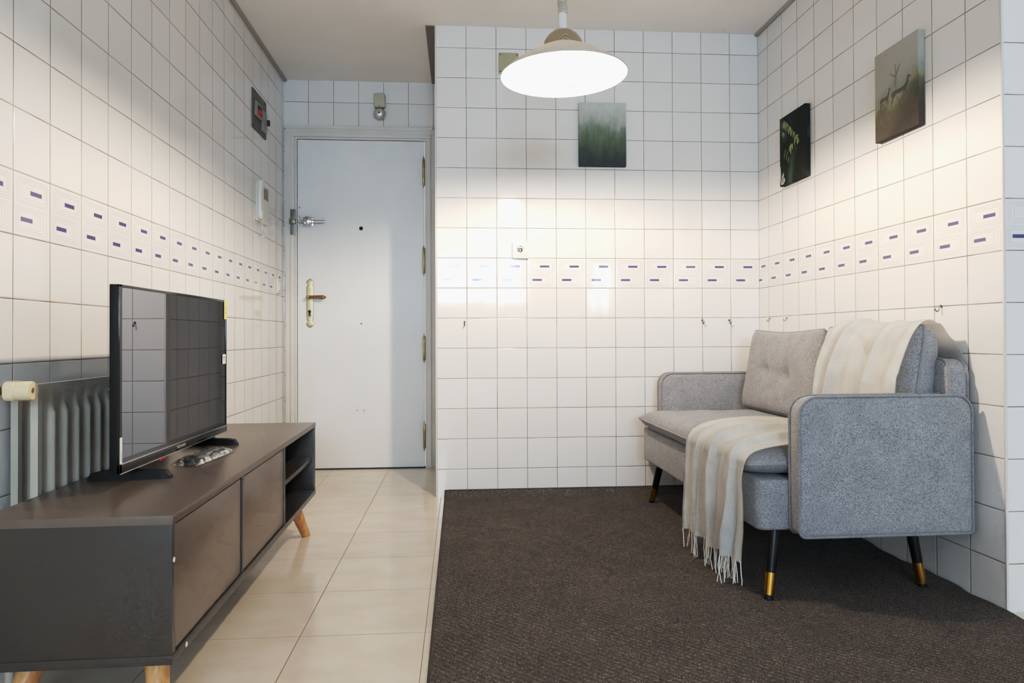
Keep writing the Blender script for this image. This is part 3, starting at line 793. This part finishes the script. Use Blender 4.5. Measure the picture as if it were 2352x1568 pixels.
for k in range(62):
    v = (k+.5)/62; p = hem[min(NV, int(v*NV))].copy()
    if random.random() < .08: continue
    ln = .074 + random.uniform(-.018, .02); dx = random.uniform(-.012, .006); dy = random.uniform(-.016, .022)
    zf = max(.0105, p.z-ln); mid_ = p.lerp(V((p.x+dx, p.y+dy, zf)), .5) + V((random.uniform(-.004, .004), random.uniform(-.007, .007), 0))
    end = V((p.x+dx, p.y+dy, zf))
    pts = [p + V((0, 0, .006)), p.lerp(mid_, .6) + V((0, random.uniform(-.002, .002), 0)), mid_, mid_.lerp(end, .6) + V((0, random.uniform(-.004, .004), 0)), end]
    tube(bm, pts, [.0017]*len(pts), 5)
obj('fringe', bm, 'fringe', th, kind='stuff')
pv = V((1.2, 2.705, 0)); th.location = pv + Matrix.Rotation(RWY, 3, 'Z') @ (V(th.location) - pv); th.rotation_euler.z = RWY

# ------------------------------------------------------------------ rug
bm = B(); g = {}
nx, ny = 90, 150; RX0, RY0 = -.073, -.6
th_ = .008
ys = []
for j in range(ny+1):
    q = j/ny; ys.append(RY0 + (YB-.006-RY0)*q)
def edge_x(y):
    if y > YR-.02: return XR(y)-.006-.007*(1+math.sin(y*17.)) - .004*(1+math.sin(y*41.))
    t = sm(YR-.02, 1.3, y); return XR(YR)-.02 - .03*t
for top in (1, 0):
    for j in range(ny+1):
        y = ys[j]
        for i in range(nx+1):
            u = i/nx; x = RX0 + (edge_x(y)-RX0)*u
            rip = .004*sm(.86, 1., u)*(1+math.sin(y*17.+.8)) if y > 1.6 else 0.
            rip += .002*sm(.5, 1., u)*(1+math.sin(y*9+x*5))
            curl = .028*sm(YB-.05, YB-.004, y)*(1-.0*u)
            z = (th_ if top else 0.0015) + rip + curl
            g[top, i, j] = bm.verts.new((x, y, z))
for i in range(nx):
    for j in range(ny):
        bm.faces.new((g[1, i, j], g[1, i+1, j], g[1, i+1, j+1], g[1, i, j+1])); bm.faces.new((g[0, i, j+1], g[0, i+1, j+1], g[0, i+1, j], g[0, i, j]))
for i in range(nx):
    for j in (0, ny): bm.faces.new((g[0, i, j], g[0, i+1, j], g[1, i+1, j], g[1, i, j]))
for j in range(ny):
    for i in (0, nx): bm.faces.new((g[0, i, j], g[0, i, j+1], g[1, i, j+1], g[1, i, j]))
bind = [g[1, 0, j].co.copy() for j in range(0, ny+1)] + [g[1, i, ny].co.copy() for i in range(1, nx+1)]
rg = solo('rug', bm, 'rug', (.75, 1.5, 0), 'large dark brown woven rug under the sofa, filling the right floor', 'rug')
ROOTM[rg.name] = Matrix.Translation((.75, 1.5, 0))
bm = B(); tube(bm, [p + V((0, 0, -.002)) for p in bind], .0045, 8); obj('binding', bm, 'rug_edge', rg)

# ------------------------------------------------------------------ pendant lamp
LX, LY = .345, 2.3
lp = thing('pendant_lamp', 'lit white enamel pendant lamp hanging on a coiled cord', 'pendant lamp', (LX, LY, 1.65))
tilt = Matrix.Translation((LX, LY, 1.704)) @ Matrix.Rotation(math.radians(-1.3), 4, 'Y') @ Matrix.Translation((-LX, -LY, -1.70))
bm = B(); lathe(bm, [(.208, 1.650), (.2095, 1.6505), (.2095, 1.653), (.19, 1.669), (.15, 1.697), (.11, 1.722), (.066, 1.744), (.060, 1.7445), (.0605, 1.742), (.108, 1.719), (.148, 1.694), (.187, 1.667), (.208, 1.650)], (LX, LY, 0), seg=72, cap=False)
bm.transform(tilt); obj('shade', bm, 'shade_in', lp, sharp=60)
bm = B(); lathe(bm, [(.066, 1.742), (.067, 1.744), (.062, 1.764), (.05, 1.782), (.034, 1.795), (.016, 1.801), (0, 1.802)], (LX, LY, 0), seg=40); bm.transform(tilt); obj('vent_cap', bm, 'perf', lp)
bm = B(); lathe(bm, [(.0145, 1.798), (.0145, 1.858), (.012, 1.862), (0, 1.862)], (LX-.002, LY, 0), seg=20); obj('stem', bm, 'white_plastic', lp)
bm = B(); pts = []
for k in range(30*14+1):
    a = 2*PI*k/14; z = 1.858 + k*.0062*1.12/14*(1 + .0*k); pts.append((LX-.002+.0135*math.cos(a) + .0015*math.sin(a*.13), LY+.0135*math.sin(a), z))
tube(bm, pts, .0033, 7); tube(bm, [(LX-.002, LY, pts[-1][2]), (LX-.002, LY, ZC-.02)], .0035, 8); obj('coiled_cord', bm, 'cord', lp)
bm = B(); lathe(bm, [(.0, ZC-.045), (.02, ZC-.043), (.045, ZC-.02), (.05, ZC)], (LX-.002, LY, 0), seg=28); obj('ceiling_rose', bm, 'white_plastic', lp)
bm = B(); lathe(bm, [(0, 1.663), (.012, 1.665), (.018, 1.672), (.019, 1.700), (.018, 1.722), (.0135, 1.730), (.0135, 1.742)], (LX-.01, LY, 0), seg=24); bulb = obj('bulb', bm, 'glassbulb', lp)
bm = B(); arc = []
for k in range(15):
    a = -PI/2 + PI*.52*k/14 - .15; arc.append((.338+.056*math.cos(a), LY, 1.672+.06*math.sin(a)))
tube(bm, arc, [.0008+.0016*math.sin(PI*(k+.5)/15.5) for k in range(15)], 6); obj('wire_loop', bm, 'ink', lp)

# ------------------------------------------------------------------ canvas prints
def canvas_mats(kind):
    t = NT('print_' + kind); g_ = t.sep(t.obj()); x, z = g_[0], g_[2]; o = t.obj()
    v = t.m1('ADD', t.m1('DIVIDE', z, .32), .5)
    if kind == 'forest':
        n = t.noise(t.scale(o, (20., 1., 9.)), 1., 4., .6); n2 = t.noise(t.scale(o, (70., 1., 14.)), 1., 3.)
        h = t.m1('ADD', v, t.m1('ADD', t.m1('MULTIPLY', t.m1('SUBTRACT', n, .5), .55), t.m1('MULTIPLY', t.m1('SUBTRACT', n2, .5), .16)))
        cr = t.n('ShaderNodeValToRGB'); t.l(h, cr.inputs[0]); e = cr.color_ramp.elements
        e[0].position = .05; e[0].color = srgb(66, 74, 77); e[1].position = .95; e[1].color = srgb(196, 200, 194)
        for p_, c_ in ((.2, (78, 88, 82)), (.42, (100, 114, 95)), (.58, (128, 140, 126)), (.75, (176, 181, 173))): q = e.new(p_); q.color = srgb(*c_)
        col = cr.outputs[0]
    elif kind == 'leaves':
        n = t.noise(t.scale(o, (14., 14., 7.)), 1., 3.)
        col = t.mix(t.ramp(n, .5, .75), srgb(40, 43, 40), srgb(72, 90, 74))
    else:
        n = t.noise(t.scale(o, (8., 8., 8.)), 1., 2.); n2 = t.noise(t.scale(o, (60., 60., 60.)), 1., 3.)
        y = t.m1('MULTIPLY', g_[1], .95)
        h = t.m1('ADD', t.m1('ADD', v, y), t.m1('MULTIPLY', t.m1('SUBTRACT', n, .5), .3))
        h = t.m1('ADD', h, t.m1('MULTIPLY', t.m1('SUBTRACT', n2, .5), .14))
        cr = t.n('ShaderNodeValToRGB'); t.l(h, cr.inputs[0]); e = cr.color_ramp.elements
        e[0].position = .05; e[0].color = srgb(72, 68, 63); e[1].position = .95; e[1].color = srgb(176, 174, 166)
        for p_, c_ in ((.24, (90, 86, 76)), (.36, (110, 108, 90)), (.45, (150, 150, 126)), (.50, (152, 155, 142)), (.64, (172, 171, 163))): q = e.new(p_); q.color = srgb(*c_)
        col = cr.outputs[0]
    t.set(col=col, rough=.75, spec=.2); return t.m
def canvas(name, loc, face, mats, label, decals):
    """24 x 32 cm stretched canvas; face = (across, out) unit vectors; decals are flat shapes of the printed picture"""
    A_, N_ = V(face[0]), V(face[1]); O_ = V(loc); Zv = V((0, 0, 1))
    bm = B(); prism(bm, rrect(.24, .32, .002, 2), .0235, axes(O_ - N_*.0055, A_, Zv, N_), .0015)
    for pts, mi in decals:
        f = [bm.verts.new(O_ + A_*((p-.5)*.24) + Zv*((q-.5)*.32) + N_*.0184) for p, q in pts]
        bm.faces.new(f).material_index = mi
    solo(name, bm, mats, loc, label, 'picture')
canvas('canvas_print', (.721, YB-.0051, 1.809), ((1, 0, 0), (0, -1, 0)), [canvas_mats('forest')], 'canvas print of a misty green forest on the back wall', [])
RA, RN = V((math.sin(RWY), -math.cos(RWY), 0)), V((-math.cos(RWY), -math.sin(RWY), 0))
def leaf(x, y, l, w, a, mi):
    pts = []
    for k in range(13):
        t = k/12; pts.append((1.25*l*t, 1.45*w*math.sin(PI*t**.8)))
    pts += [(p, -q) for p, q in reversed(pts[1:-1])]
    ca, sa = math.cos(a), math.sin(a)
    return ([(min(.99, max(.01, x+(p*ca-q*sa)/.24*.32)), min(.99, max(.01, y+p*sa+q*ca))) for p, q in pts], mi)
M['leaf_a'] = plain('printed_leaf', srgb(150, 168, 104), .75); M['leaf_b'] = plain('printed_leaf_dim', srgb(96, 116, 84), .75); M['leaf_w'] = plain('printed_pale_leaf', srgb(176, 184, 174), .75)
dl = []
for i in range(9):
    t = i/8; x = .15+.55*t**1.2; y = .93-.30*t**1.6 - .06*t
    dl.append(leaf(x, y, .09-.03*abs(t-.4), .016, -1.9+.5*t, 1 if i % 3 else 2)); dl.append(leaf(x+.02, y+.01, .07, .013, -.9-.3*t, 2 if i % 2 else 1))
for x, y, a in ((.10, .78, -.6), (.12, .79, -1.2), (.62, .6, .15), (.62, .6, -1.8), (.63, .61, -.5), (.47, .55, -1.7), (.44, .54, -2.), (.5, .55, -1.4), (.45, .5, -1.6)): dl.append(leaf(x, y, .085, .014, a, 1))
for i in range(7): dl.append(leaf(.2+.04*i*.7, .47-.03*i*.5+.04*(i % 3), .08, .013, -1.7-.2*(i % 3), 2))
for x, y, l, a in ((.03, .05, .12, .75), (.05, .04, .14, 1.05), (.0, .06, .2, 1.5), (.06, .05, .1, .4), (.04, .03, .12, .25)): dl.append(leaf(x, y, l, .02, a, 3))
yc = 3.107
canvas('canvas_print', (XR(yc)-.0065, yc, 1.658), (tuple(RA), tuple(RN)), [canvas_mats('leaves'), 'leaf_a', 'leaf_b', 'leaf_w'], 'dark canvas print with green leaves on the right wall, nearest the corner', dl)
M['deer'] = plain('printed_deer', srgb(104, 99, 88), .75); M['twig'] = plain('printed_twig', srgb(140, 138, 128), .75)
body = [(0, .30), (.02, .40), (.05, .55), (.0, .60), (.0, .70), (.08, .78), (.25, .80), (.45, .78), (.60, .80), (.70, .88), (.76, 1.02), (.79, 1.10), (.77, 1.24), (.815, 1.14), (.85, 1.16), (.95, 1.09), (.945, 1.06), (.87, 1.05),
        (.84, .98), (.83, .86), (.78, .70), (.74, .62), (.735, .40), (.74, .2), (.71, .2), (.70, .42), (.66, .58), (.63, .42), (.635, .24), (.61, .24), (.59, .44), (.58, .6), (.4, .58), (.24, .60), (.17, .50), (.10, .42), (.075, .28), (.06, .06), (.03, .06), (.04, .28)]
def deer(x, y, s, sx): return ([(x+p*s*sx*1.33, y+q*s) for p, q in body], 1)
deers = [([(.47, .52), (.50, .66), (.48, .78), (.495, .78), (.52, .68), (.60, .76), (.61, .75), (.53, .64), (.515, .52)], 2), ([(.5, .62), (.36, .70), (.36, .71), (.5, .65)], 2), deer(.40, .29, .25, 1.42), deer(.13, .31, .205, .98)]
yc = 2.358
canvas('canvas_print', (XR(yc)-.0065, yc, 1.658), (tuple(RA), tuple(RN)), [canvas_mats('hill'), 'deer', 'twig'], 'canvas print of two deer on a foggy hillside, on right wall above the sofa', deers)

# ------------------------------------------------------------------ small fittings on the walls
# doorbell above the door
db = thing('doorbell', 'old cream doorbell box with round steel gong above the door', 'doorbell', (-.48, YD, 2.15))
bm = B(); prism(bm, rrect(.068, .086, .012), .04, PLX((-.478, YD, 2.223)), .006); lathe(bm, [(.003, 0), (0, .001)], (-.478, YD-.04, 2.188), (0, -1, 0), 8, 1); obj('housing', bm, ['clay', 'ink'], db)
bm = B(); lathe(bm, [(.037, 0), (.0375, .004), (.035, .016), (.027, .026), (.014, .031), (0, .032)], (-.479, YD-.012, 2.146), (0, -1, 0), 36); lathe(bm, [(.02, 0), (.02, .013)], (-.479, YD, 2.146), (0, -1, 0), 16)
gong = obj('gong', bm, 'gong', db)
bm = B(); lathe(bm, [(.006, 0), (.005, .003), (0, .004)], (-.479, YD-.043, 2.146), (0, -1, 0), 12); obj('gong_screw', bm, 'ink', gong)
# electrical panel on the left wall
WL = lambda y, z, off=0.: V((XL(y)+off, y, z)); LA, LN = V((0, 1, 0)), V((1, 0, 0))
LM = lambda y, z, off=0.: axes(WL(y, z, off), LA, (0, 0, 1), LN)
ep = thing('electrical_panel', 'grey metal fuse panel with red-tipped breakers high on left wall', 'fuse box', tuple(WL(3.765, 1.963)))
bm = B(); prism(bm, rrect(.253, .200, .002, 2), .006, LM(3.765, 1.963), .001)
for a, b in ((-.11, .085), (.11, .085), (-.11, -.085), (.11, -.085)): lathe(bm, [(.004, 0), (.003, .002), (0, .0025)], WL(3.765+a, 1.963+b, .006), (1, 0, 0), 10, 1)
obj('panel_cover', bm, ['grey_metal', 'ink'], ep)
bm = B(); prism(bm, rrect(.115, .078, .004, 3), .012, LM(3.725, 1.968, .005), .003); bx = obj('breaker_box', bm, 'grey_light', ep)
for k in range(4):
    bm = B(); y = 3.70+k*.0155; box(bm, (XL(y)+.016, y-.005, 1.965), (XL(y)+.021, y+.005, 1.99), .001, 1); box(bm, (XL(y)+.016, y-.0045, 1.945), (XL(y)+.026, y+.0045, 1.966), .002, 0); obj('breaker_switch', bm, ['red', 'ink'], bx)
bm = B(); prism(bm, rrect(.075, .11, .004, 3), .014, LM(3.825, 1.938, .005), .003); box(bm, (XL(3.88)+.005, 3.868, 1.935), (XL(3.88)+.03, 3.884, 1.965), .003, 1); obj('main_switch', bm, ['grey_light', 'ink'], ep)
# intercom handset
ic = thing('intercom', 'white door intercom handset with grey speaker grille on left wall', 'intercom', tuple(WL(3.78, 1.5)))
bm = B(); prism(bm, rrect(.2, .205, .012), .016, LM(3.80, 1.50), .004); obj('wall_unit', bm, 'white_plastic', ic)
bm = B(); prism(bm, rrect(.052, .205, .016), .020, LM(3.715, 1.505, .014), .007); prism(bm, rrect(.05, .05, .014), .008, LM(3.715, 1.583, .030), .003); prism(bm, rrect(.05, .05, .014), .008, LM(3.715, 1.427, .030), .003); obj('handset', bm, 'white_plastic', ic)
bm = B(); prism(bm, rrect(.08, .062, .003, 3), .0015, LM(3.846, 1.558, .0162)); obj('speaker_grille', bm, 'grey_light', ic)
bm = B(); pts = []
for k in range(260):
    t = k/259; a = t*2*PI*22; cy = 3.715+.035*t; cz = 1.40-.085*math.sin(PI*t*.85)
    pts.append((XL(3.7)+.03+.005*math.cos(a), cy+.005*math.sin(a), cz))
tube(bm, pts, .0016, 5); obj('coiled_cord', bm, 'white_plastic', ic)
# light switch by the door
ls = thing('light_switch', 'white rectangular light switch on left wall beside the door frame', 'light switch', tuple(WL(4.165, 1.09)))
bm = B(); prism(bm, rrect(.082, .084, .005), .011, LM(4.165, 1.09), .003); obj('plate', bm, 'white_plastic', ls)
bm = B(); prism(bm, rrect(.042, .052, .003), .006, LM(4.165, 1.09, .010) @ Matrix.Rotation(.06, 4, 'X'), .0015); obj('rocker', bm, 'white_plastic', ls)
# socket on the back wall
ws = thing('wall_socket', 'square white wall socket with round black insert on back wall', 'wall socket', (.305, YB, 1.224))
bm = B(); prism(bm, rrect(.0815, .0815, .005), .02, PLX((.3035, YB, 1.2245)), .003); obj('plate', bm, 'white_plastic', ws)
bm = B(); sc = (.303, YB-.0202, 1.2275)
arcp = [(sc[0]+.0165*math.cos(a), sc[1], sc[2]+.0165*math.sin(a)) for a in [PI*.02+PI*.96*k/20 for k in range(21)]]
tube(bm, arcp, .0011, 6); box(bm, (sc[0]-.0145, sc[1]-.0008, sc[2]-.011), (sc[0]+.011, sc[1]+.001, sc[2]+.007), .0008)
for z in (.0145, -.0165): lathe(bm, [(.0022, 0), (.0015, .001), (0, .0012)], (sc[0], sc[1], sc[2]+z), (0, -1, 0), 8)
obj('socket_insert', bm, 'ink', ws)
bm = B(); lathe(bm, [(.0042, 0), (.0036, .0012), (0, .0014)], (sc[0]-.0005, sc[1]-.0006, sc[2]-.003), (0, -1, 0), 12)
for z in (-.0065, .002): box(bm, (sc[0]-.015, sc[1]-.0012, sc[2]+z), (sc[0]-.006, sc[1]-.0004, sc[2]+z+.002))
obj('socket_screw', bm, 'paper', ws)
# blank cover plate half hidden behind the lamp
bm = B(); prism(bm, rrect(.10, .105, .004), .008, PLX((.249, YB, 2.163)), .002)
for a in (-.042, .042):
    for b in (-.042, .042): lathe(bm, [(.0035, 0), (.002, .0015), (0, .002)], (.249+a, YB-.0078, 2.163+b), (0, -1, 0), 8, 1)
solo('wall_plate', bm, ['beige_plate', 'ink'], (.249, YB, 2.163), 'beige square blank plate with corner screws on back wall behind pendant lamp', 'cover plate')
# small screw hooks
def hook_bm(sz=1.):
    b = B(); lathe(b, [(.0045*sz, 0), (.0045*sz, .0015), (.002*sz, .002)], (0, 0, 0), (0, -1, 0), 10)
    pts = [(0, 0, 0), (0, -.012*sz, 0)]
    for k in range(9):
        a = PI/2 - PI*1.25*k/8; pts.append((0, -.012*sz - .0085*sz*math.cos(a)*1., -.0085*sz + .0085*sz*math.sin(a)))
    pts = [(0, 0, .004), (0, -.007*sz, .003), (0, -.008*sz, -.004*sz), (0, -.009*sz, -.010*sz), (0, -.0145*sz, -.0150*sz), (0, -.0205*sz, -.010*sz), (0, -.021*sz, -.004*sz)]
    tube(b, cat(pts, 24), .0019*sz, 8); return b
h0 = None
hooks = [((.025, YB, .868), 0., 'small steel hook on back wall below the white socket, nearest the doorway'),
         ((1.236, YB, .874), 0., 'small steel hook on back wall left of the sofa cushion, second tile from corner'),
         ((1.377, YB, .873), 0., 'small steel hook on back wall closest to the corner with the right wall'),
         ((XR(3.392), 3.392, .878), PI/2*-1, 'small steel hook on right wall closest to the corner, above the far sofa end'),
         ((XR(3.216), 3.216, .876), PI/2*-1, 'small steel hook on right wall just above the uncovered sofa cushion'),
         ((XR(2.169), 2.169, .886), PI/2*-1, 'wire hook on right wall above the throw-covered sofa cushion')]
for loc, rz, lab in hooks:
    if h0 is None:
        h = thing('wall_hook', lab, 'hook', loc, 0., 'small screw hooks on the tiled walls'); h0 = h
        obj('hook_wire', hook_bm(1.25), 'steel', h, world=False)
    else:
        h = copy_tree(h0); h.location = loc; h.rotation_euler = (0, 0, rz); h['label'] = lab
        if rz: h.scale = (.68,)*3 if 'wire' not in lab else (.85,)*3

# ------------------------------------------------------------------ light
def lamp(name, kind, loc, energy, col, **k):
    l = bpy.data.lights.new(name, kind); l.energy = energy; l.color = col
    for a, v in k.items(): setattr(l, a, v)
    o = bpy.data.objects.new(name, l); C.objects.link(o); o.location = loc; return o
o = lamp('bulb_light', 'POINT', (LX-.01, LY, 1.690), 58., (1., .82, .64), shadow_soft_size=.03)
# compact tube bulbs shine sideways more than along their axis: angular distribution of the lamp itself
l = o.data; l.use_nodes = True; nt = l.node_tree; em = nt.nodes['Emission']
tc = nt.nodes.new('ShaderNodeTexCoord'); sx = nt.nodes.new('ShaderNodeSeparateXYZ'); nt.links.new(tc.outputs['Normal'], sx.inputs[0])
mu = nt.nodes.new('ShaderNodeMath'); mu.operation = 'MULTIPLY'; nt.links.new(sx.outputs[2], mu.inputs[0]); nt.links.new(sx.outputs[2], mu.inputs[1])
mr = nt.nodes.new('ShaderNodeMapRange'); nt.links.new(mu.outputs[0], mr.inputs[0]); mr.inputs[3].default_value = 1.35; mr.inputs[4].default_value = .12
nt.links.new(mr.outputs[0], em.inputs[1])
bulb.visible_shadow = False
lamp('fill_light_rear', 'AREA', (.2, -1.5, ZC-.03), 11., (1., .95, .89), shape='RECTANGLE', size=2.6, size_y=1.6)  # unseen area lamp behind the camera, added as fill
for i, (a, b, z0, z1) in enumerate(WINS):
    o = lamp('daylight_%d' % (i+1), 'AREA', ((a+b)/2, YW-.13, (z0+z1)/2), (125., 16.)[i], (.56, .77, 1.), shape='RECTANGLE', size=b-a, size_y=z1-z0)
    o.rotation_euler = (PI/2, 0, 0)
w = bpy.data.worlds.new('sky'); bpy.context.scene.world = w; w.use_nodes = True
bg = w.node_tree.nodes['Background']; bg.inputs[0].default_value = (.72, .86, 1., 1); bg.inputs[1].default_value = 1.2

# ------------------------------------------------------------------ camera
f, yaw, pitch, roll, cyo, H = 1617.13985, .07429, -.00889, -.00396, -25.92301, .79499
R0 = Matrix(((1, 0, 0), (0, 0, -1), (0, 1, 0)))
Ry = Matrix(((math.cos(yaw), 0, -math.sin(yaw)), (0, 1, 0), (math.sin(yaw), 0, math.cos(yaw))))
Rx = Matrix(((1, 0, 0), (0, math.cos(pitch), -math.sin(pitch)), (0, math.sin(pitch), math.cos(pitch))))
Rz = Matrix(((math.cos(roll), -math.sin(roll), 0), (math.sin(roll), math.cos(roll), 0), (0, 0, 1)))
R = Rz @ Rx @ Ry @ R0
cam = bpy.data.cameras.new('camera'); co = bpy.data.objects.new('camera', cam); C.objects.link(co)
cam.sensor_width = 36; cam.lens = 36*f/2352; cam.shift_y = cyo/2352; cam.clip_start = .02
mw = Matrix.Identity(4)
for j in range(3):
    mw[j][0] = R[0][j]; mw[j][1] = -R[1][j]; mw[j][2] = -R[2][j]
mw[2][3] = H
co.matrix_world = mw
sc = bpy.context.scene; sc.camera = co
sc.view_settings.view_transform = 'Standard'; sc.view_settings.look = 'None'; sc.view_settings.exposure = .12
sc.view_settings.use_curve_mapping = True       # soft highlight shoulder, as in the photograph
cv = sc.view_settings.curve_mapping; cv.extend = 'HORIZONTAL'; cc = cv.curves[3]
cc.points[0].location = (0, 0); cc.points[1].location = (1., .87)
for p_ in ((.03, .029), (.07, .074), (.19, .262), (.34, .455), (.48, .575), (.7, .70)): cc.points.new(*p_)
cv.update()
cy = sc.cycles; cy.max_bounces = 6; cy.diffuse_bounces = 4; cy.glossy_bounces = 3; cy.transmission_bounces = 4; cy.transparent_max_bounces = 8
cy.caustics_reflective = False; cy.caustics_refractive = False; cy.sample_clamp_indirect = 4.; cy.use_denoising = True
cy.use_adaptive_sampling = True; cy.adaptive_threshold = .07; cy.adaptive_min_samples = 10
